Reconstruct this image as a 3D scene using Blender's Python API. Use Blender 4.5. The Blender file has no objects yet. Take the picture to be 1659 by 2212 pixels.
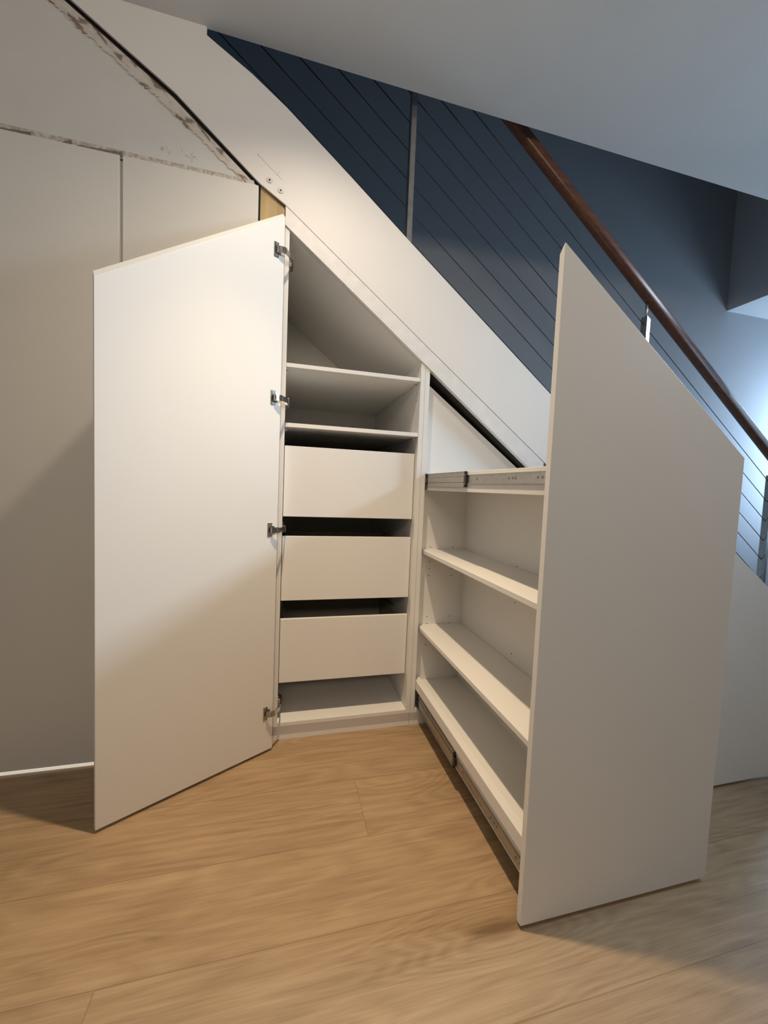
import bpy, bmesh, math, random
from mathutils import Vector, Matrix
random.seed(7)
sc = bpy.context.scene
COL = sc.collection
M_SLOPE = 0.7714
CEIL = 2.906
YB = 1.07                      # back wall of the stairwell

# ------------------------------------------------------------------ materials
def nt(name):
    m = bpy.data.materials.new(name); m.use_nodes = True
    t = m.node_tree
    return m, t, t.nodes['Principled BSDF']

def paint(name, col, rough=.5, var=.03, scale=3.0, bump=0.0, bscale=60., metal=0., coat=0., spec=.5):
    m, t, b = nt(name)
    tc = t.nodes.new('ShaderNodeTexCoord')
    n = t.nodes.new('ShaderNodeTexNoise'); n.inputs['Scale'].default_value = scale; n.inputs['Detail'].default_value = 4
    t.links.new(tc.outputs['Object'], n.inputs['Vector'])
    r = t.nodes.new('ShaderNodeValToRGB')
    lo = [max(0, c*(1-var)) for c in col]; hi = [min(1, c*(1+var)) for c in col]
    r.color_ramp.elements[0].color = (*lo, 1); r.color_ramp.elements[1].color = (*hi, 1)
    r.color_ramp.elements[0].position = .3; r.color_ramp.elements[1].position = .7
    t.links.new(n.outputs['Fac'], r.inputs['Fac']); t.links.new(r.outputs['Color'], b.inputs['Base Color'])
    b.inputs['Roughness'].default_value = rough; b.inputs['Metallic'].default_value = metal
    b.inputs['Specular IOR Level'].default_value = spec
    if coat: b.inputs['Coat Weight'].default_value = coat
    if bump:
        n2 = t.nodes.new('ShaderNodeTexNoise'); n2.inputs['Scale'].default_value = bscale; n2.inputs['Detail'].default_value = 3
        t.links.new(tc.outputs['Object'], n2.inputs['Vector'])
        bp = t.nodes.new('ShaderNodeBump'); bp.inputs['Strength'].default_value = bump; bp.inputs['Distance'].default_value = .002
        t.links.new(n2.outputs['Fac'], bp.inputs['Height']); t.links.new(bp.outputs['Normal'], b.inputs['Normal'])
    return m

def math_node(t, op, a=None, b=None, c=None):
    n = t.nodes.new('ShaderNodeMath'); n.operation = op
    for i, v in enumerate((a, b, c)):
        if v is None: continue
        if isinstance(v, (int, float)): n.inputs[i].default_value = v
        else: t.links.new(v, n.inputs[i])
    return n.outputs[0]

def floor_material():
    m, t, b = nt('oak_laminate_planks')
    L = t.links.new
    g = t.nodes.new('ShaderNodeNewGeometry')
    s = t.nodes.new('ShaderNodeSeparateXYZ'); L(g.outputs['Position'], s.inputs[0])
    X, Yc = s.outputs['X'], s.outputs['Y']
    W, LEN = .2613, 2.2
    yr = math_node(t, 'DIVIDE', math_node(t, 'ADD', Yc, .8215), W)
    row = math_node(t, 'FLOOR', yr); fy = math_node(t, 'FRACT', yr)
    off = math_node(t, 'MULTIPLY_ADD', math_node(t, 'SUBTRACT', row, 1.0), 1.445, .305)
    xr = math_node(t, 'DIVIDE', math_node(t, 'SUBTRACT', X, off), LEN)
    pi = math_node(t, 'FLOOR', xr); fx = math_node(t, 'FRACT', xr)
    cv = t.nodes.new('ShaderNodeCombineXYZ'); L(row, cv.inputs[0]); L(pi, cv.inputs[1])
    wn = t.nodes.new('ShaderNodeTexWhiteNoise'); wn.noise_dimensions = '3D'; L(cv.outputs[0], wn.inputs['Vector'])
    # plank-local coordinates with a random shift
    sh = t.nodes.new('ShaderNodeVectorMath'); sh.operation = 'SCALE'; L(wn.outputs['Color'], sh.inputs[0]); sh.inputs['Scale'].default_value = 30
    ad = t.nodes.new('ShaderNodeVectorMath'); ad.operation = 'ADD'; L(g.outputs['Position'], ad.inputs[0]); L(sh.outputs[0], ad.inputs[1])
    def mapped(sx, sy):
        mp = t.nodes.new('ShaderNodeMapping'); L(ad.outputs[0], mp.inputs['Vector']); mp.inputs['Scale'].default_value = (sx, sy, 1); return mp.outputs[0]
    # swirling cathedral figure
    n0 = t.nodes.new('ShaderNodeTexNoise'); L(mapped(.8, 5.5), n0.inputs['Vector']); n0.inputs['Scale'].default_value = 1.0; n0.inputs['Detail'].default_value = 2; n0.inputs['Distortion'].default_value = .6
    vo = t.nodes.new('ShaderNodeTexVoronoi'); L(mapped(.95, 3.0), vo.inputs['Vector']); vo.inputs['Scale'].default_value = 1.0
    kb = t.nodes.new('ShaderNodeMapRange'); kb.interpolation_type = 'SMOOTHSTEP'; L(vo.outputs['Distance'], kb.inputs['Value']); kb.inputs['From Min'].default_value = 0; kb.inputs['From Max'].default_value = .42; kb.inputs['To Min'].default_value = .40; kb.inputs['To Max'].default_value = 0
    rings = math_node(t, 'FRACT', math_node(t, 'MULTIPLY', math_node(t, 'ADD', n0.outputs['Fac'], kb.outputs[0]), 12.0))
    tri = math_node(t, 'ABSOLUTE', math_node(t, 'SUBTRACT', rings, .5))
    n1 = t.nodes.new('ShaderNodeTexNoise'); L(mapped(2.4, 62.0), n1.inputs['Vector']); n1.inputs['Scale'].default_value = 1; n1.inputs['Detail'].default_value = 6; n1.inputs['Roughness'].default_value = .65
    n2 = t.nodes.new('ShaderNodeTexNoise'); L(mapped(1.2, 5.0), n2.inputs['Vector']); n2.inputs['Scale'].default_value = 1; n2.inputs['Detail'].default_value = 3
    n3 = t.nodes.new('ShaderNodeTexNoise'); L(mapped(9.0, 260.0), n3.inputs['Vector']); n3.inputs['Scale'].default_value = 1; n3.inputs['Detail'].default_value = 2
    # knots
    kn = t.nodes.new('ShaderNodeMapRange'); L(vo.outputs['Distance'], kn.inputs['Value']); kn.inputs['From Min'].default_value = .01; kn.inputs['From Max'].default_value = .10; kn.inputs['To Min'].default_value = 1; kn.inputs['To Max'].default_value = 0
    f = math_node(t, 'MULTIPLY', tri, .17)
    f = math_node(t, 'MULTIPLY_ADD', n1.outputs['Fac'], .40, f)
    f = math_node(t, 'MULTIPLY_ADD', n2.outputs['Fac'], .34, f)
    f = math_node(t, 'MULTIPLY_ADD', n3.outputs['Fac'], .20, f)
    f = math_node(t, 'MULTIPLY_ADD', kn.outputs[0], -.24, f)
    f = math_node(t, 'MULTIPLY_ADD', math_node(t, 'SUBTRACT', wn.outputs['Value'], .5), .05, f)
    r = t.nodes.new('ShaderNodeValToRGB'); L(f, r.inputs['Fac'])
    e = r.color_ramp.elements
    e[0].position = .28; e[0].color = (.20, .125, .066, 1)
    e[1].position = .78; e[1].color = (.53, .37, .22, 1)
    x = e.new(.46); x.color = (.35, .23, .128, 1)
    x = e.new(.60); x.color = (.45, .31, .178, 1)
    # joints
    dy = math_node(t, 'MINIMUM', fy, math_node(t, 'SUBTRACT', 1.0, fy))
    dx = math_node(t, 'MINIMUM', fx, math_node(t, 'SUBTRACT', 1.0, fx))
    j = math_node(t, 'MAXIMUM', math_node(t, 'LESS_THAN', dy, .0016/W), math_node(t, 'LESS_THAN', dx, .0014/LEN))
    mx = t.nodes.new('ShaderNodeMix'); mx.data_type = 'RGBA'
    L(math_node(t, 'MULTIPLY', j, .35), mx.inputs[0]); L(r.outputs['Color'], mx.inputs[6]); mx.inputs[7].default_value = (.10, .055, .025, 1)
    L(mx.outputs[2], b.inputs['Base Color'])
    b.inputs['Roughness'].default_value = .42
    b.inputs['Specular IOR Level'].default_value = .35
    bp = t.nodes.new('ShaderNodeBump'); bp.inputs['Strength'].default_value = .12; bp.inputs['Distance'].default_value = .002
    L(math_node(t, 'SUBTRACT', n1.outputs['Fac'], j), bp.inputs['Height']); L(bp.outputs['Normal'], b.inputs['Normal'])
    return m

def grain_material(name, c0, c1, axis='z', rough=.45, fine=90, coat=0.):
    m, t, b = nt(name); L = t.links.new
    tc = t.nodes.new('ShaderNodeTexCoord'); mp = t.nodes.new('ShaderNodeMapping'); L(tc.outputs['Object'], mp.inputs['Vector'])
    mp.inputs['Scale'].default_value = {'z': (fine, fine, 3), 'x': (3, fine, fine)}[axis]
    n = t.nodes.new('ShaderNodeTexNoise'); L(mp.outputs[0], n.inputs['Vector']); n.inputs['Scale'].default_value = 1; n.inputs['Detail'].default_value = 5
    r = t.nodes.new('ShaderNodeValToRGB'); L(n.outputs['Fac'], r.inputs['Fac'])
    r.color_ramp.elements[0].position = .35; r.color_ramp.elements[0].color = (*c0, 1)
    r.color_ramp.elements[1].position = .65; r.color_ramp.elements[1].color = (*c1, 1)
    L(r.outputs['Color'], b.inputs['Base Color']); b.inputs['Roughness'].default_value = rough
    b.inputs['Coat Weight'].default_value = coat; b.inputs['Coat Roughness'].default_value = .15
    return m

def torn_material():
    m, t, b = nt('torn_plaster_paper'); L = t.links.new
    tc = t.nodes.new('ShaderNodeTexCoord')
    mp = t.nodes.new('ShaderNodeMapping'); mp.vector_type = 'TEXTURE'; L(tc.outputs['Object'], mp.inputs['Vector']); mp.inputs['Rotation'].default_value = (0, .66, 0); mp.inputs['Scale'].default_value = (2.4, 1, 1)
    n = t.nodes.new('ShaderNodeTexNoise'); L(mp.outputs[0], n.inputs['Vector']); n.inputs['Scale'].default_value = 36; n.inputs['Detail'].default_value = 3; n.inputs['Roughness'].default_value = .45; n.inputs['Distortion'].default_value = .3
    r = t.nodes.new('ShaderNodeValToRGB'); L(n.outputs['Fac'], r.inputs['Fac'])
    e = r.color_ramp.elements
    e[0].position = .38; e[0].color = (.22, .17, .13, 1); e[1].position = .60; e[1].color = (.64, .59, .53, 1)
    x = e.new(.425); x.color = (.27, .21, .165, 1); x = e.new(.455); x.color = (.55, .49, .43, 1)
    L(r.outputs['Color'], b.inputs['Base Color']); b.inputs['Roughness'].default_value = .9
    bp = t.nodes.new('ShaderNodeBump'); bp.inputs['Strength'].default_value = .6; bp.inputs['Distance'].default_value = .003
    L(n.outputs['Fac'], bp.inputs['Height']); L(bp.outputs['Normal'], b.inputs['Normal'])
    return m

WHITE = paint('white_melamine_board', (.80, .785, .75), .42, .012, 2.0, .04, 350, spec=.4)
DRAWERBOX = paint('drawer_box_shaded', (.30, .28, .24), .6, .03, 4.)  # darkened board, the drawers' interior shade is put into the colour
EDGE = paint('white_edge_banding', (.78, .755, .725), .5, .05, 25., .05, 300)
PLASTER = paint('painted_plaster', (.66, .645, .61), .85, .03, 5., .25, 140)
CEILING = paint('ceiling_paint', (.70, .70, .685), .9, .02, 4., .15, 160)
STRING = paint('white_stringer_paint', (.80, .77, .73), .55, .02, 3., .08, 120)
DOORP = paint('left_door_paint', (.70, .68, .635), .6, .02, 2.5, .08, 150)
STAIRWALL = paint('stairwell_wall_paint', (.34, .368, .40), .85, .02, 3., .2, 120)
BULK = paint('bulkhead_paint', (.48, .51, .54), .85, .02, 3., .2, 120)
STEEL = paint('brushed_steel', (.45, .445, .43), .34, .12, 40., metal=1.)
ZINC = paint('zinc_plated_steel', (.43, .41, .385), .38, .10, 60., metal=1.)
NICKEL = paint('nickel_hinge_steel', (.40, .385, .37), .22, .10, 80., metal=1.)
CABLE = paint('dark_wire_cable', (.035, .045, .06), .45, .2, 200., metal=.4)
BLACK = paint('black_plastic', (.012, .012, .013), .4, .2, 50.)
GAPSHADE = paint('painted_shade', (.02, .016, .012), .9, .2, 10.)  # near-black colour standing in for shade in gaps and carcass
HOLE = paint('drilled_hole', (.03, .022, .016), .9, .2, 10.)
GREY = paint('grey_gap_filler', (.42, .41, .39), .8, .05, 10.)
PENCIL = paint('pencil_graphite', (.42, .385, .34), .9, .1, 80.)
CLEAR = paint('translucent_peg', (.82, .82, .80), .25, .02, 10.)
GLOW = paint('leaking_light_glow', (.9, .88, .80), .6, .02, 10.)  # made emissive below, stands in for light leaking under the left doors
FLOOR = floor_material()
OAK = grain_material('oak_veneer', (.36, .235, .085), (.50, .345, .15), 'z', .5, 70)
RAILWOOD = grain_material('red_brown_handrail', (.085, .026, .010), (.145, .048, .020), 'x', .38, 60, .08)
TORN = torn_material()
FRAY = paint('frayed_plaster_paper', (.52, .47, .41), .9, .38, 70., .5, 200)
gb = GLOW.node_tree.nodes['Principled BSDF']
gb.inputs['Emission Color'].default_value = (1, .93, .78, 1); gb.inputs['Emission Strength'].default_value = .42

# ------------------------------------------------------------------ mesh helpers
class MB:
    """collects shapes in world coordinates, builds ONE mesh object"""
    def __init__(s): s.v = []; s.f = []; s.mi = []
    def add(s, verts, faces, mi=0):
        o = len(s.v); s.v += [tuple(v) for v in verts]; s.f += [tuple(i+o for i in f) for f in faces]; s.mi += [mi]*len(faces)
    def box(s, x0, x1, y0, y1, z0, z1, mi=0):
        v = [(x, y, z) for x in (x0, x1) for y in (y0, y1) for z in (z0, z1)]
        s.add(v, [(0,1,3,2),(4,6,7,5),(0,4,5,1),(2,3,7,6),(0,2,6,4),(1,5,7,3)], mi); return s
    def prism_y(s, poly, y0, y1, mi=0):
        n = len(poly)
        v = [(x, y0, z) for x, z in poly] + [(x, y1, z) for x, z in poly]
        f = [tuple(range(n)), tuple(range(2*n-1, n-1, -1))] + [(i, i+n, (i+1) % n+n, (i+1) % n) for i in range(n)]
        s.add(v, f, mi); return s
    def hexa(s, bot, top, mi=0):
        """two loops of points"""
        n = len(bot); f = [tuple(range(n-1, -1, -1)), tuple(range(n, 2*n))] + [(i, (i+1) % n, (i+1) % n+n, i+n) for i in range(n)]
        s.add(list(bot)+list(top), f, mi); return s
    def sweep(s, pts, prof, up=Vector((0, 0, 1)), mi=0):
        """prof: list of (a,b) offsets along side and up"""
        pts = [Vector(p) for p in pts]; n = len(prof); base = []
        for i, p in enumerate(pts):
            d = (pts[min(i+1, len(pts)-1)]-pts[max(i-1, 0)]).normalized()
            sd = d.cross(up).normalized(); u2 = sd.cross(d).normalized()
            base += [p+sd*a+u2*b for a, b in prof]
        f = []
        for i in range(len(pts)-1):
            for k in range(n):
                f.append((i*n+k, i*n+(k+1) % n, (i+1)*n+(k+1) % n, (i+1)*n+k))
        f += [tuple(range(n-1, -1, -1)), tuple(range((len(pts)-1)*n, len(pts)*n))]
        s.add(base, f, mi); return s
    def cyl(s, a, b, r, n=16, mi=0, r2=None):
        a, b = Vector(a), Vector(b); d = (b-a).normalized()
        up = Vector((0, 0, 1)) if abs(d.z) < .9 else Vector((1, 0, 0))
        x = d.cross(up).normalized(); y = d.cross(x).normalized(); r2 = r if r2 is None else r2
        P = [(math.cos(2*math.pi*i/n), math.sin(2*math.pi*i/n)) for i in range(n)]
        v = [a+x*r*c+y*r*q for c, q in P]+[b+x*r2*c+y*r2*q for c, q in P]
        f = [(i, (i+1) % n, (i+1) % n+n, i+n) for i in range(n)]+[tuple(range(n-1, -1, -1)), tuple(range(n, 2*n))]
        s.add(v, f, mi); return s
    def build(s, name, mats, parent=None, bevel=0., seg=2, smooth=False):
        if not isinstance(mats, (list, tuple)): mats = [mats]
        c = Vector((0, 0, 0))
        lo = [min(v[k] for v in s.v) for k in range(3)]; hi = [max(v[k] for v in s.v) for k in range(3)]
        c = Vector([(a+b)/2 for a, b in zip(lo, hi)])
        me = bpy.data.meshes.new(name)
        me.from_pydata([Vector(v)-c for v in s.v], [], s.f)
        for m in mats: me.materials.append(m)
        for p, i in zip(me.polygons, s.mi): p.material_index = i
        bm = bmesh.new(); bm.from_mesh(me)
        bmesh.ops.recalc_face_normals(bm, faces=bm.faces)
        if bevel:
            ed = [e for e in bm.edges if len(e.link_faces) == 2 and e.calc_face_angle(0) > .35]
            bmesh.ops.bevel(bm, geom=ed, offset=bevel, segments=seg, profile=.5, affect='EDGES', clamp_overlap=True)
        bm.to_mesh(me); bm.free()
        if smooth:
            for p in me.polygons: p.use_smooth = True
        o = bpy.data.objects.new(name, me); COL.objects.link(o)
        if parent is not None:
            o.parent = parent; o.location = c-wloc(parent)
        else: o.location = c
        return o

def wloc(o):
    l = Vector((0, 0, 0))
    while o is not None: l += o.location; o = o.parent
    return l
def tag(o, label, cat, group=None):
    o['label'] = label; o['category'] = cat
    if group: o['group'] = group
    return o
def struct(o, label=None, cat=None):
    o['kind'] = 'structure'
    if label: o['label'] = label
    if cat: o['category'] = cat
    return o
def thing(name, loc, label, cat, group=None):
    o = bpy.data.objects.new(name, None); COL.objects.link(o); o.location = loc; o.empty_display_size = .1
    return tag(o, label, cat, group)
def clone(o, loc=None, parent=None):
    c = o.copy(); COL.objects.link(c)
    if parent is not None: c.parent = parent
    if loc is not None: c.location = loc
    for ch in list(o.children): clone(ch, None, c)
    return c
def Tz(x): return 2.219-M_SLOPE*x           # underside of the sloped cabinet tops

# ------------------------------------------------------------------ the room
struct(MB().box(-3.2, 6.6, -5.0, YB, -.12, 0).build('floor', FLOOR), 'pale oak plank floor', 'floor')
struct(MB().box(-3.2, 6.6, -5.0, 0, CEIL, 3.2).build('ceiling', CEILING), 'flat white painted ceiling with the stair opening cut in it', 'ceiling')
struct(MB().box(-3.2, 6.6, YB, YB+.12, -.12, 5.6).build('wall_back', STAIRWALL), 'blue-grey lit stairwell wall behind the balustrade', 'wall')
struct(MB().box(-3.32, -3.2, -5.0, YB, -.12, 3.2).build('wall_left', PLASTER))
struct(MB().box(-3.2, 6.6, -5.12, -5.0, -.12, 3.2).build('wall_front', PLASTER))
struct(MB().box(6.6, 6.72, -5.0, YB, -.12, 3.2).build('wall_right', PLASTER))
struct(MB().box(3.886, 6.6, .0, YB, CEIL, 5.5).build('wall_bulkhead', BULK), 'boxed bulkhead corner above the stairwell', 'bulkhead')
struct(MB().box(-3.2, 6.6, -.12, 0, 3.2, 5.5).box(-3.2, -1.6, 0.001, YB, CEIL+.001, 5.5).build('wall_upper', STAIRWALL))
struct(MB().box(-3.2, 6.6, -.12, YB, 5.5, 5.6).build('ceiling_upper', CEILING))

# plaster wall above the left doors
low = [(-.1255, 2.376), (-.437, 2.635), (-.7866, 2.8616), (-.85, CEIL)]
pw = MB().prism_y([(-3.2, 2.358), (-.145, 2.358), (-.145, 2.372)]+[(x-.016, z-.020) for x, z in low[1:3]]+[(-.88, CEIL), (-3.2, CEIL)], -.001, .0128).build('wall_plaster', PLASTER)
struct(pw, 'grey-white plaster triangle above the left cupboard doors', 'wall')
# torn strip along the stringer: ragged ribbon
def ragged(a, b, w0, w1, n, y, name, parent, jit=.16, dirn=(-.63, -.77), mat=None):
    mb = MB(); up = []; dn = []
    for i in range(n+1):
        t = i/n; x = a[0]+(b[0]-a[0])*t; z = a[1]+(b[1]-a[1])*t; w = (w0+(w1-w0)*t)*(1+random.uniform(-jit, jit))
        up.append((x, y, z)); dn.append((x+dirn[0]*w, y, z+dirn[1]*w))
    v = up+dn; m = n+1
    mb.add(v, [(i, i+1, m+i+1, m+i) for i in range(n)])
    o = mb.build(name, mat or TORN, parent)
    mo = o.modifiers.new('thick', 'SOLIDIFY'); mo.thickness = .0012
    return o
ragged((-.85, 2.884), (-.445, 2.620), .040, .044, 60, -.0025, 'torn_plaster_strip', pw)
ragged((-.445, 2.620), (-.139, 2.3685), .044, .026, 50, -.0025, 'torn_plaster_strip', pw)
ragged((-1.3, 2.3885), (-.145, 2.3835), .022, .020, 110, -.0022, 'torn_plaster_strip', pw, .10, (0, -1), FRAY)
fl = MB()
for x0, x1, h in ((-1.02, -.90, .010), (-.806, -.776, .015), (-.762, -.612, .012)):
    pts = [(x0, 2.3605)]
    k = max(3, int((x1-x0)/.012))
    for i in range(1, k): pts.append((x0+(x1-x0)*i/k, 2.3615+h*(.25+.75*i/k)*random.uniform(.7, 1.)))
    pts += [(x1, 2.3615+h), (x1, 2.3605)]
    fl.prism_y(pts, -.0152, -.0147)
fl.build('torn_paper_flake', paint('torn_brown_paper', (.20, .16, .125), .95, .25, 60.), pw)
# pencil scribbles (illegible)
def stroke(pts, y, name, parent, w=.0012):
    mb = MB()
    for (x0, z0), (x1, z1) in zip(pts[:-1], pts[1:]):
        d = Vector((x1-x0, z1-z0)); d.normalize(); nx, nz = -d.y*w, d.x*w
        mb.add([(x0+nx, y, z0+nz), (x1+nx, y, z1+nz), (x1-nx, y, z1-nz), (x0-nx, y, z0-nz)], [(0, 1, 2, 3)])
    return mb, name, parent
S = [[(-.4885, 2.4310), (-.4860, 2.4225), (-.4820, 2.4195), (-.4785, 2.4235), (-.4780, 2.4300), (-.4815, 2.4340), (-.4850, 2.4325)],
     [(-.4835, 2.4310), (-.4815, 2.4225)], [(-.4690, 2.4395), (-.4665, 2.4340), (-.4655, 2.4300)],
     [(-.4625, 2.4225), (-.4600, 2.4170), (-.4600, 2.4120)], [(-.4545, 2.4260), (-.4540, 2.4160)],
     [(-.4130, 2.4430), (-.4120, 2.4290)], [(-.4020, 2.4240), (-.3985, 2.4205), (-.3960, 2.4235), (-.3930, 2.4190)],
     [(-.3900, 2.4205), (-.3880, 2.4165), (-.3855, 2.4200)], [(-.3795, 2.4330), (-.3775, 2.4250), (-.3770, 2.4000)],
     [(-.3795, 2.4330), (-.3755, 2.4370)], [(-.3740, 2.4235), (-.3705, 2.4210), (-.3700, 2.4255), (-.3670, 2.4215)], [(-.3620, 2.4260), (-.3620, 2.4200)]]
mb = MB()
for p in S:
    b, _, _ = stroke(p, -.0017, '', None, .0007); mb.add(b.v, b.f)
mb.build('pencil_note', PENCIL, pw)

# shade painted as near-black sheets behind the stringer edge and beside the left door
struct(MB().prism_y([(-.9, CEIL), (-.9, 2.80), (-.13, 2.25), (-.1215, 2.25), (-.1215, 2.43), (-.437, 2.68), (-.75, CEIL)], .0132, .0190).build('trim_gap_shade', GAPSHADE))
struct(MB().box(-3.2, -.021, .115, .125, 0, 2.2).build('wall_under_stair', GAPSHADE))
struct(MB().box(-2.6, -.14, -.0165, .0, 0.0005, .0108).build('trim_gap_glow', GLOW), 'thin glowing strip standing in for light under the left doors', 'trim')

# ------------------------------------------------------------------ the stair
stair = thing('staircase', (1.4, .5, 0), 'white painted stair flight rising to the left above the built-in cupboards', 'staircase')
top = [(-.33, CEIL), (-.33, 2.876), (-.291, 2.854), (-.16, 2.782), (-.024, 2.692), (.25, 2.482), (.513, 2.276), (1.307, 1.6645), (3.35, .0886)]
bot = [(3.2, .0), (1.2875, 1.3275), (.6407, 1.8125), (-.0194, 2.3135), (-.1255, 2.3775), (-.437, 2.6365), (-.7866, 2.8625), (-.86, CEIL)]
st = MB().prism_y([(3.35, 0)]+bot+top, -.008, .003).build('stringer', STRING, stair)
for x, z in ((-.0847, 2.3948), (-.04, 2.364)):
    cap = MB().cyl((x, -.007, z), (x, -.0095, z), .0112, 24, 1).cyl((x, -.009, z), (x, -.0105, z), .0094, 24).build('screw_cap', [CLEAR, GREY], st)
    MB().cyl((x, -.010, z), (x, -.0112, z), .0046, 14).build('screw_head', BLACK, st)
b, _, _ = stroke([(-.1334, 2.4839), (-.0361, 2.4083)], -.0086, '', None, .0005)
for p in ([(-.129, 2.478), (-.131, 2.489)], [(-.052, 2.425), (-.048, 2.438)]):
    q, _, _ = stroke(p, -.0086, '', None, .0006); b.add(q.v, q.f)
b.build('pencil_mark', PENCIL, st)
# stepped flight between stringer and back wall
run = .233; rise = run*M_SLOPE
pts_top = []; x = 3.14; z = 0.
prof = [(3.14, 0.)]
while z+rise < 2.62:
    z += rise; prof.append((x, z)); x -= run; prof.append((x, z))
prof += [(x, z-.13), (3.02, 0.)]
MB().prism_y(prof, .0235, YB-.001).build('step_flight', GREY, stair)

# ------------------------------------------------------------------ balustrade
ba = thing('balustrade', (1.9, .08, 1.2), 'steel post and wire balustrade with red-brown timber handrail along the stair', 'balustrade')
def cz(c, x): return c-M_SLOPE*x
for k, c in enumerate((2.752, 2.878, 3.001, 3.128, 3.252, 3.378, 3.502, 3.628)):
    MB().cyl((-.32, .08, cz(c, -.32)), (3.03, .08, cz(c, 3.03)), .0022, 8).build('wire_cable', CABLE, ba, smooth=True)
for x in (.5258, 1.934, 3.015):
    w = .025
    p = MB().hexa([(x, .06, cz(2.60, x)), (x+w, .06, cz(2.60, x+w)), (x+w, .10, cz(2.60, x+w)), (x, .10, cz(2.60, x))],
                  [(x, .06, cz(3.672, x)), (x+w, .06, cz(3.672, x+w)), (x+w, .10, cz(3.672, x+w)), (x, .10, cz(3.672, x))]).build('post', STEEL, ba, .001, 1)
    MB().cyl((x+w/2, .08, cz(3.66, x+w/2)), (x+w/2, .08, cz(3.775, x+w/2)), .0065, 14).build('handrail_pin', STEEL, p, smooth=True)
prof = []
for i in range(24):
    a = 2*math.pi*i/24; ca, sa = math.cos(a), math.sin(a); e = .72
    prof.append((.028*math.copysign(abs(ca)**e, ca), .030*math.copysign(abs(sa)**e, sa)))
MB().sweep([(-.3, .08, cz(3.80, -.3)), (1.5, .08, cz(3.80, 1.5)), (3.6, .08, cz(3.80, 3.6))], prof).build('handrail', RAILWOOD, ba, smooth=True)

# ------------------------------------------------------------------ filler strip below the stringer
fb = MB().prism_y([(-.0194, 2.3115), (.6407, 1.8105), (1.2857, 1.3255), (1.2857, Tz(1.2857)+.001), (-.0194, Tz(-.0194)+.001)], -.0072, .017).build('filler_strip', EDGE, None, .001, 1)
tag(fb, 'sloping white filler board between the stair stringer and the cupboard openings', 'filler board')

# ------------------------------------------------------------------ left cupboard doors and oak panel
d1 = MB().box(-2.6, -.6229, -.0145, .003, .0115, 2.3622).build('cupboard_door', DOORP, None, .0015, 2)
tag(d1, 'wide white flat cupboard door left of the vertical gap, torn plaster edge above it', 'cupboard door')
d2 = MB().box(-.6123, -.1270, -.0145, .003, .0115, 2.3615).build('cupboard_door', DOORP, None, .0015, 2)
tag(d2, 'narrow white flat cupboard door between the vertical gap and the oak panel', 'cupboard door')
struct(MB().box(-.6228, -.6124, -.008, .0, .013, 2.345).build('trim_carcass', GREY))
ok = MB().prism_y([(-.1195, .0), (-.0225, .0), (-.0225, Tz(-.0225)+.075), (-.1195, 2.372)], .006, .022).build('oak_panel', OAK)
tag(ok, 'narrow oak veneer infill panel between the left doors and the open cupboard', 'infill panel')

# ------------------------------------------------------------------ tall cupboard
DEP = .95
cb = thing('understair_cupboard', (.3, .45, 0), 'tall white understair cupboard with open door, two shelves and three drawers', 'cupboard')
zb = .0691
MB().prism_y([(-.0185, zb), (0, zb), (0, Tz(0)), (-.0185, Tz(-.0185))], 0, DEP).build('side_panel', [WHITE, HOLE], cb)
sp = MB().prism_y([(.607, zb), (.6285, zb), (.6285, Tz(.6285)), (.607, Tz(.607))], 0, DEP)
for yy, zz in ((.043, 1.725), (.043, 1.617), (.043, 1.583), (.043, 1.473), (.043, 1.440), (.043, 1.30), (.7, 1.583), (.7, 1.617)):
    sp.cyl((.608, yy, zz), (.6066, yy, zz), .0026, 10, 1)
sp.build('side_panel', [WHITE, HOLE], cb)
vt = .018/math.cos(math.atan(M_SLOPE))
MB().prism_y([(-.0185, Tz(-.0185)), (.6285, Tz(.6285)), (.6285, Tz(.6285)+vt), (-.0185, Tz(-.0185)+vt)], .019, DEP).build('top_panel', WHITE, cb)
MB().prism_y([(0.0002, zb), (.6068, zb), (.6068, Tz(.6068)), (.0002, Tz(.0))], DEP-.008, DEP).build('back_panel', WHITE, cb)
MB().box(0.0003, .6067, 0, DEP-.0085, zb, .0868).build('bottom_panel', WHITE, cb, .0008, 1)
MB().box(-.0185, .6285, .012, .028, 0, zb-.0005).build('kickboard', WHITE, cb)
for z0, z1 in ((1.6614, 1.6785), (1.4080, 1.4255)):
    s = MB().box(.001, .606, 0.001, DEP-.012, z0, z1).build('shelf', WHITE, cb, .0008, 1)
    for xa, xb in ((.0004, .010), (.6066, .597)):
        for yy in (.055, .53):
            p = MB().cyl((xa, yy, z0-.0065), (xb, yy, z0-.0065), .0058, 12); p.box(min(xa, xb), max(xa, xb), yy-.004, yy+.004, z0-.0075, z0-.0003)
            p.build('shelf_peg', CLEAR, s)
for z0, z1 in ((1.0178, 1.3303), (.6370, .9295), (.2563, .5516)):
    dr = MB()
    x0, x1, y0, y1, s0, s1 = .0135, .5935, .0462, .52, z0+.02, z1-.032
    dr.box(x0, x0+.012, y0, y1, s0, s1).box(x1-.012, x1, y0, y1, s0, s1).box(x0+.012, x1-.012, y1-.012, y1, s0, s1).box(x0+.012, x1-.012, y0, y1-.012, s0, s0+.010)
    dr = dr.build('drawer', DRAWERBOX, cb)
    MB().box(.0025, .6035, .03, .046, z0, z1).build('drawer_front', WHITE, dr, .0012, 2)
    for sx in (.0008, .5945):
        MB().box(sx, sx+.0118, .06, .50, s0+.01, s0+.045).build('drawer_runner', ZINC, dr)

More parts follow.
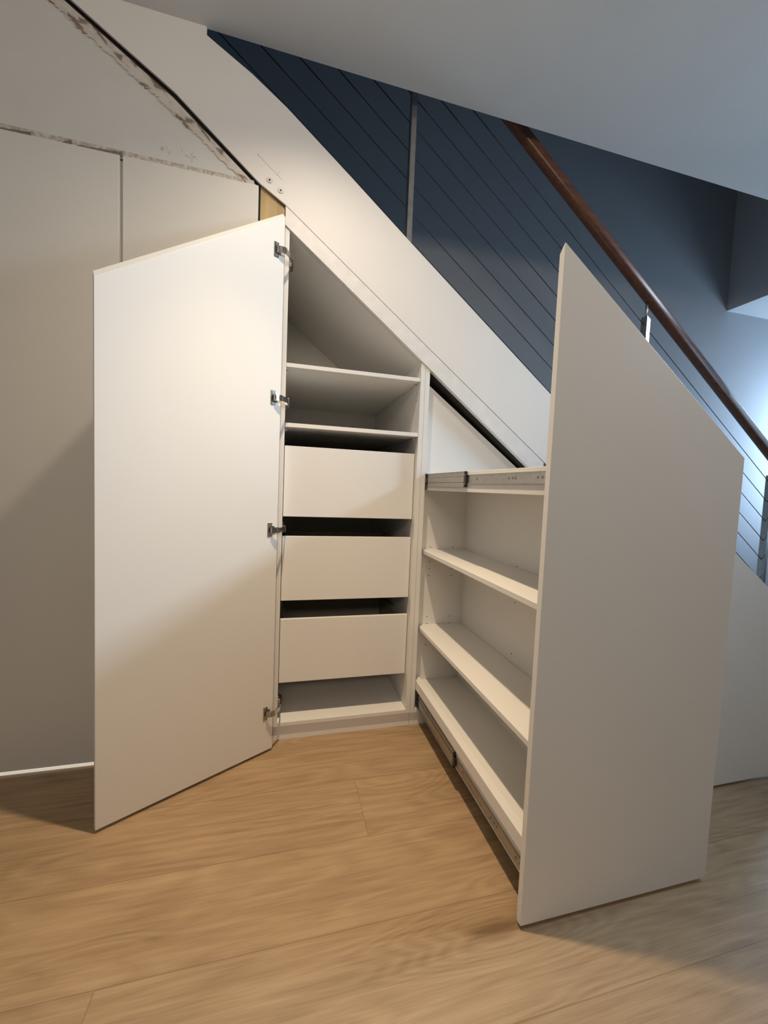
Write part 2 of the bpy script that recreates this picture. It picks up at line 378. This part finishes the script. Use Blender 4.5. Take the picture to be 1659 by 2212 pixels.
# open door: H hinge edge, u along the door, n towards the camera
H = Vector((-.01852, -.05694, 0)); u = Vector((-.86494, -.50187, 0)); nrm = Vector((.50187, -.86494, 0))
def DP(t, off, z): return H+u*t+nrm*off+Vector((0, 0, z))
def zin(t): return 2.2330-(2.2330-1.7565)/.629*t
Wd, th = .6294, .019
mb = MB()
mb.hexa([DP(0, 0, .012), DP(Wd, 0, .012), DP(Wd, -th, .012), DP(0, -th, .012)],
        [DP(0, 0, zin(0)), DP(Wd, 0, zin(Wd)), DP(Wd, -th, zin(Wd)+.0225), DP(0, -th, zin(0)+.0225)])
door = mb.build('door', WHITE, cb, .0012, 2)

def hinge(z):
    q = lambda t, off, dz=0: DP(t, off, z+dz)
    arm = MB()
    # arm: from the cup on the door, round the door edge to the cabinet side (inside face x=0)
    path = [q(.034, .001), q(.030, .012), q(.018, .019), q(.006, .021), Vector((.0035, -.050, z)), Vector((.0115, -.035, z)), Vector((.0150, -.012, z)), Vector((.0150, .014, z)), Vector((.0145, .050, z))]
    hh = .0085
    segs = [(0, 3, .0120), (3, 5, .0100), (5, 8, .0125)]
    for a, b, h in segs:
        arm.sweep(path[a:b+1], [(-.0025, -h), (.0025, -h), (.0025, h), (-.0025, h)])
    for p, r in ((path[1], .0040), (path[3], .0042), (path[5], .0042)):
        arm.cyl(p-Vector((0, 0, .0105)), p+Vector((0, 0, .0105)), r, 12)
    # dark slots on the arm
    for p in (path[2],):
        arm.cyl(p+nrm*.0024-Vector((0, 0, .004)), p+nrm*.0030+Vector((0, 0, .004)), .0014, 8, 1)
    a = arm.build('hinge', [NICKEL, BLACK], cb)
    # cup plate on the door
    pl = MB()
    def dslab(t0, t1, za, zb_, o0, o1, mi=0):
        pl.hexa([q(t0, o0, za), q(t1, o0, za), q(t1, o1, za), q(t0, o1, za)], [q(t0, o0, zb_), q(t1, o0, zb_), q(t1, o1, zb_), q(t0, o1, zb_)], mi)
    dslab(.026, .046, -.029, .029, .0003, .0022)
    dslab(.016, .030, -.016, .016, .0003, .0022)
    dslab(.026, .041, -.0115, .0115, .0021, .0028, 1)
    pl = pl.build('hinge_plate', [NICKEL, BLACK], a, .0006, 1)
    for dz in (-.022, .022):
        MB().cyl(q(.035, .0022, dz), q(.035, .0034, dz), .0042, 14).cyl(q(.035, .0033, dz), q(.035, .0037, dz), .0016, 8, mi=1).build('screw', [ZINC, BLACK], a)
    # mounting plate on the cabinet side
    MB().box(.0004, .0048, .022, .056, z-.022, z+.022).box(.0004, .012, .018, .060, z-.009, z+.009).build('mounting_plate', NICKEL, a, .0006, 1)
    return a
for z in (2.0917, 1.5101, .9682, .1781): hinge(z)

# ------------------------------------------------------------------ pull-out cupboard carcass
c2 = thing('understair_carcass', (.96, .45, 0), 'white empty carcass the large pull-out unit slides out of', 'cupboard carcass')
MB().prism_y([(.6297, zb), (.651, zb), (.651, Tz(.651)), (.6297, Tz(.6297))], 0, DEP).build('side_panel', WHITE, c2)
MB().prism_y([(1.2705, zb), (1.288, zb), (1.288, Tz(1.288)), (1.2705, Tz(1.2705))], 0, DEP).build('side_panel', WHITE, c2)
MB().prism_y([(.6297, Tz(.6297)), (1.288, Tz(1.288)), (1.288, Tz(1.288)+vt), (.6297, Tz(.6297)+vt)], .019, DEP).build('top_panel', GAPSHADE, c2)  # top and back panels near-black, carcass shade put into their colour
MB().prism_y([(.6512, zb), (1.2703, zb), (1.2703, Tz(1.2703)), (.6512, Tz(.6512))], DEP-.008, DEP).build('back_panel', GAPSHADE, c2)
MB().box(.6513, 1.2702, .0, DEP-.009, zb, .0868).build('bottom_panel', WHITE, c2)
MB().box(.6297, 1.288, .012, .028, 0, zb-.0005).build('kickboard', WHITE, c2)
for z0, z1 in ((1.178, 1.238), (.108, .166)):
    MB().box(.6511, .6528, .0, .90, z0, z1).build('slide_rail', ZINC, c2)
    MB().box(1.268, 1.2703, .0, .90, z0, z1).build('slide_rail', ZINC, c2)

# ------------------------------------------------------------------ pull-out unit
po = thing('pull_out_unit', (.96, -.45, .0), 'large white pull-out storage unit, fully extended, open shelves facing left', 'pull-out unit')
YF, YI = -.922, -.903
def zf(x): return 1.7687-(1.7687-1.2892)/.6421*(x-.6403)
x0, x1 = .6403, 1.2823
fp = MB()
fp.hexa([(x0, YF, .012), (x1, YF, .012), (x1, YI, .012), (x0, YI, .012)],
        [(x0, YF, zf(x0)), (x1, YF, zf(x1)), (x1, YI, zf(x1)-.0205), (x0, YI, zf(x0)-.0205)])
fp.build('front_panel', WHITE, po, .0018, 3)
XL, XR, YR, XM = .664, 1.258, .055, .900
rp = MB().prism_y([(.6532, .175), (XR, .175), (XR, 1.6626-.735*(XR-.671)), (.6532, 1.6626+.0131)], YR, YR+.016)
for x, z in ((.7055, .883), (.8255, .8828), (.7057, .811), (.706, .7766), (.7056, .742), (.8245, .7754), (.825, .7403), (.7053, .5355), (.7057, .5005), (.8252, .5341), (.8256, .4997), (.7058, .3931)):
    x *= 1.0139; z = 1.16+(z-1.16)*1.0139
    rp.cyl((x, YR+.001, z), (x, YR-.0006, z), .0026, 10, 1)
rp.build('rear_panel', [WHITE, HOLE], po)
pm = MB().box(XM, XM+.016, YI, YR, .196, 1.2)
for y, z in ((-.436, .8795), (-.4357, .7378), (-.4355, .5335), (-.4358, .4983)):
    y = -1.774+(y+1.774)*1.017; z = 1.16+(z-1.16)*1.017
    pm.cyl((XM+.001, y, z), (XM-.0006, y, z), .0026, 10, 1)
pm.build('partition', [WHITE, HOLE], po)
MB().box(XL, XL+.020, YI, YR, 1.159, 1.2356).build('top_rail', WHITE, po, .0008, 1)
MB().box(XR-.020, XR, YI, YR, 1.159, 1.2356).build('top_rail', WHITE, po, .0008, 1)
MB().box(.6535, XL+.020, YI, .047, .1838, .2283).box(.672, XL+.020, YI, YR-.003, .095, .1838).build('bottom_rail', WHITE, po, .0008, 1)
MB().box(XR-.020, XR, YI, YR+.016, .095, .2133).build('bottom_rail', WHITE, po, .0008, 1)
MB().box(XL+.0202, XM-.0005, YI, YR-.001, 1.182, 1.198).box(XM+.0165, XR-.0202, YI, YR-.001, 1.182, 1.198).build('top_panel', WHITE, po)
MB().box(XL+.0202, XR-.0202, YI, YR-.001, .180, .205).build('bottom_panel', WHITE, po)
for z0, z1 in ((.8526, .8700), (.4720, .4894)):
    ch = .010
    s = MB(); s.hexa([(XL, YI, z0), (XM-.0015, YI, z0), (XM-.0015, YR-.001, z0), (XL+ch, YR-.001, z0), (XL, YR-ch-.001, z0)],
                     [(XL, YI, z1), (XM-.0015, YI, z1), (XM-.0015, YR-.001, z1), (XL+ch, YR-.001, z1), (XL, YR-ch-.001, z1)])
    s.build('shelf', WHITE, po, .0008, 1)
    MB().box(XM+.0175, XR, YI, YR-.001, z0, z1).build('shelf', WHITE, po, .0008, 1)
def slide(zc, side, ymid, xo=0.):
    s = 1 if side < 0 else -1
    xb = XL+xo if side < 0 else XR
    X = lambda d: xb-s*d
    def bx(mb, d0, d1, y0, y1, z0, z1, mi=0):
        a, b = sorted((X(d0), X(d1))); mb.box(a, b, y0, y1, z0, z1, mi)
    inner = MB(); bx(inner, .0003, .0035, YI+.001, ymid+.02, zc-.0165, zc+.0165)
    for k in (-1, 1): bx(inner, .0035, .0060, YI+.001, ymid+.02, zc+k*.0155-.0012, zc+k*.0155+.0012)
    for yy in (-.88, -.865, -.845, -.74, -.725, -.705, -.50):
        inner.cyl((X(.003), yy, zc), (X(.0041), yy, zc), .0036, 12, 1)
        inner.cyl((X(.003), yy, zc), (X(.0044), yy, zc), .0022, 12, 0)
    sl = inner.build('drawer_slide', [ZINC, BLACK], po)
    mid = MB(); bx(mid, .0020, .0062, ymid, -.004, zc-.0290, zc-.0110); bx(mid, .0020, .0062, ymid, -.004, zc+.0110, zc+.0290)
    bx(mid, .0020, .0090, ymid, -.004, zc-.0105, zc+.0105)
    for k in (-1, 1): bx(mid, .0020, .0105, ymid, -.004, zc+k*.0285-.0012, zc+k*.0285+.0012)
    mid.build('middle_member', ZINC, sl, .0006, 1)
    cap = MB(); bx(cap, .0018, .0116, ymid-.014, ymid+.004, zc-.0170, zc+.0170); bx(cap, .0018, .0116, ymid-.006, ymid+.004, zc-.0300, zc-.0190); bx(cap, .0018, .0116, ymid-.006, ymid+.004, zc+.0190, zc+.0300)
    cap.build('end_cap', BLACK, sl, .001, 1)
    cap = MB(); bx(cap, .0018, .0118, -.022, -.003, zc-.0110, zc+.0110); bx(cap, .0018, .0122, -.008, -.0005, zc-.0315, zc+.0315)
    cap.build('end_cap', BLACK, sl, .001, 1)
slide(1.2065, -1, -.4155); slide(.1260, -1, -.430, .008)
slide(1.2065, 1, -.4155); slide(.1370, 1, -.430)

# ------------------------------------------------------------------ second, lower pull-out at the right
p3 = thing('pull_out_unit', (1.7, -.3, 0), 'low white pull-out unit with sloping top, standing behind the tall extended one', 'pull-out unit')
def zt(x): return .9642-.72*(x-1.7211)
xa, xb = 1.2925, 2.20
fp = MB()
fp.hexa([(xa, -.631, .012), (xb, -.631, .012), (xb, -.612, .012), (xa, -.612, .012)],
        [(xa, -.631, zt(xa)), (xb, -.631, zt(xb)), (xb, -.612, zt(xb)-.018), (xa, -.612, zt(xa)-.018)])
fp.build('front_panel', WHITE, p3, .0018, 3)
MB().box(1.315, 1.333, -.612, .02, .10, .80).build('side_panel', WHITE, p3)
MB().box(2.16, 2.178, -.612, .02, .10, .60).build('side_panel', WHITE, p3)
MB().box(1.3332, 2.1598, -.612, .02, .12, .138).build('bottom_panel', WHITE, p3)
MB().box(1.3332, 2.1598, .002, .018, .1382, .60).build('rear_panel', WHITE, p3)
MB().box(1.3332, 2.1598, -.612, .001, .42, .438).build('shelf', WHITE, p3)

# ------------------------------------------------------------------ camera
cam = bpy.data.cameras.new('camera'); co = bpy.data.objects.new('camera', cam); COL.objects.link(co)
R3 = Vector((.96823313, -.24661741, .04128504)); U3 = Vector((-.02522869, .0679161, .99737201)); F3 = Vector((.24877322, .96673019, -.05953679))
co.matrix_world = Matrix(((R3.x, U3.x, -F3.x, 0), (R3.y, U3.y, -F3.y, -1.77408), (R3.z, U3.z, -F3.z, 1.16), (0, 0, 0, 1)))
cam.sensor_fit = 'VERTICAL'; cam.sensor_height = 24.; cam.sensor_width = 18.; cam.lens = 24.*853.55/2212
cam.clip_start = .02; cam.clip_end = 60
sc.camera = co

# ------------------------------------------------------------------ lights
def spot(name, loc, power, col, size=.03, angle=150, blend=.8, aim=(0, 0, -1)):
    l = bpy.data.lights.new(name, 'SPOT'); l.energy = power; l.color = col; l.shadow_soft_size = size; l.spot_size = math.radians(angle); l.spot_blend = blend
    o = bpy.data.objects.new(name, l); COL.objects.link(o); o.location = loc
    o.rotation_euler = Vector(aim).to_track_quat('-Z', 'Y').to_euler(); return o
def area(name, loc, aim, sx, sy, power, col, spread=180):
    l = bpy.data.lights.new(name, 'AREA'); l.shape = 'RECTANGLE'; l.size = sx; l.size_y = sy; l.energy = power; l.color = col; l.spread = math.radians(spread)
    o = bpy.data.objects.new(name, l); COL.objects.link(o); o.location = loc
    o.rotation_euler = Vector(aim).to_track_quat('-Z', 'Y').to_euler(); return o
WARM = (1.0, .73, .44)
NEUTRAL = (1.0, .84, .65)
spot('ceiling_downlight', (.11, -.69, 2.86), 56, NEUTRAL, .03, 140, 1.)
spot('ceiling_downlight', (.11, -.69, 2.86), 138, WARM, .03, 62, 1., (-.03, .06, -1))
spot('ceiling_downlight', (-1.2, -1.9, 2.86), 7, (1., .80, .58), .15, 150, .9)  # unseen extra downlight added as fill
area('room_fill', (-.3, -4.3, 2.65), (.14, 1, -.10), 2.0, .5, 12.5, (1., .82, .64), 96)  # unseen fill lamp added to brighten the pull-out front and shaded parts
area('upper_cool_lamp', (3.4, -1.08, 2.8), (-1, .05, -.38), .7, .5, 25, (.64, .82, 1.0), 84)
area('side_daylight', (4.2, -1.1, 1.5), (-1, .1, -.25), 0.8, 1.2, 15, (.40, .68, 1.0))
area('stair_daylight', (5.0, .55, 1.7), (-1, .50, .02), .5, 1.2, 42, (.55, .75, 1.0))
w = bpy.data.worlds.new('world'); sc.world = w; w.use_nodes = True
w.node_tree.nodes['Background'].inputs[0].default_value = (.6, .65, .7, 1); w.node_tree.nodes['Background'].inputs[1].default_value = .05
sc.view_settings.view_transform = 'Standard'; sc.view_settings.look = 'None'; sc.view_settings.exposure = 0.; sc.view_settings.gamma = 1.05
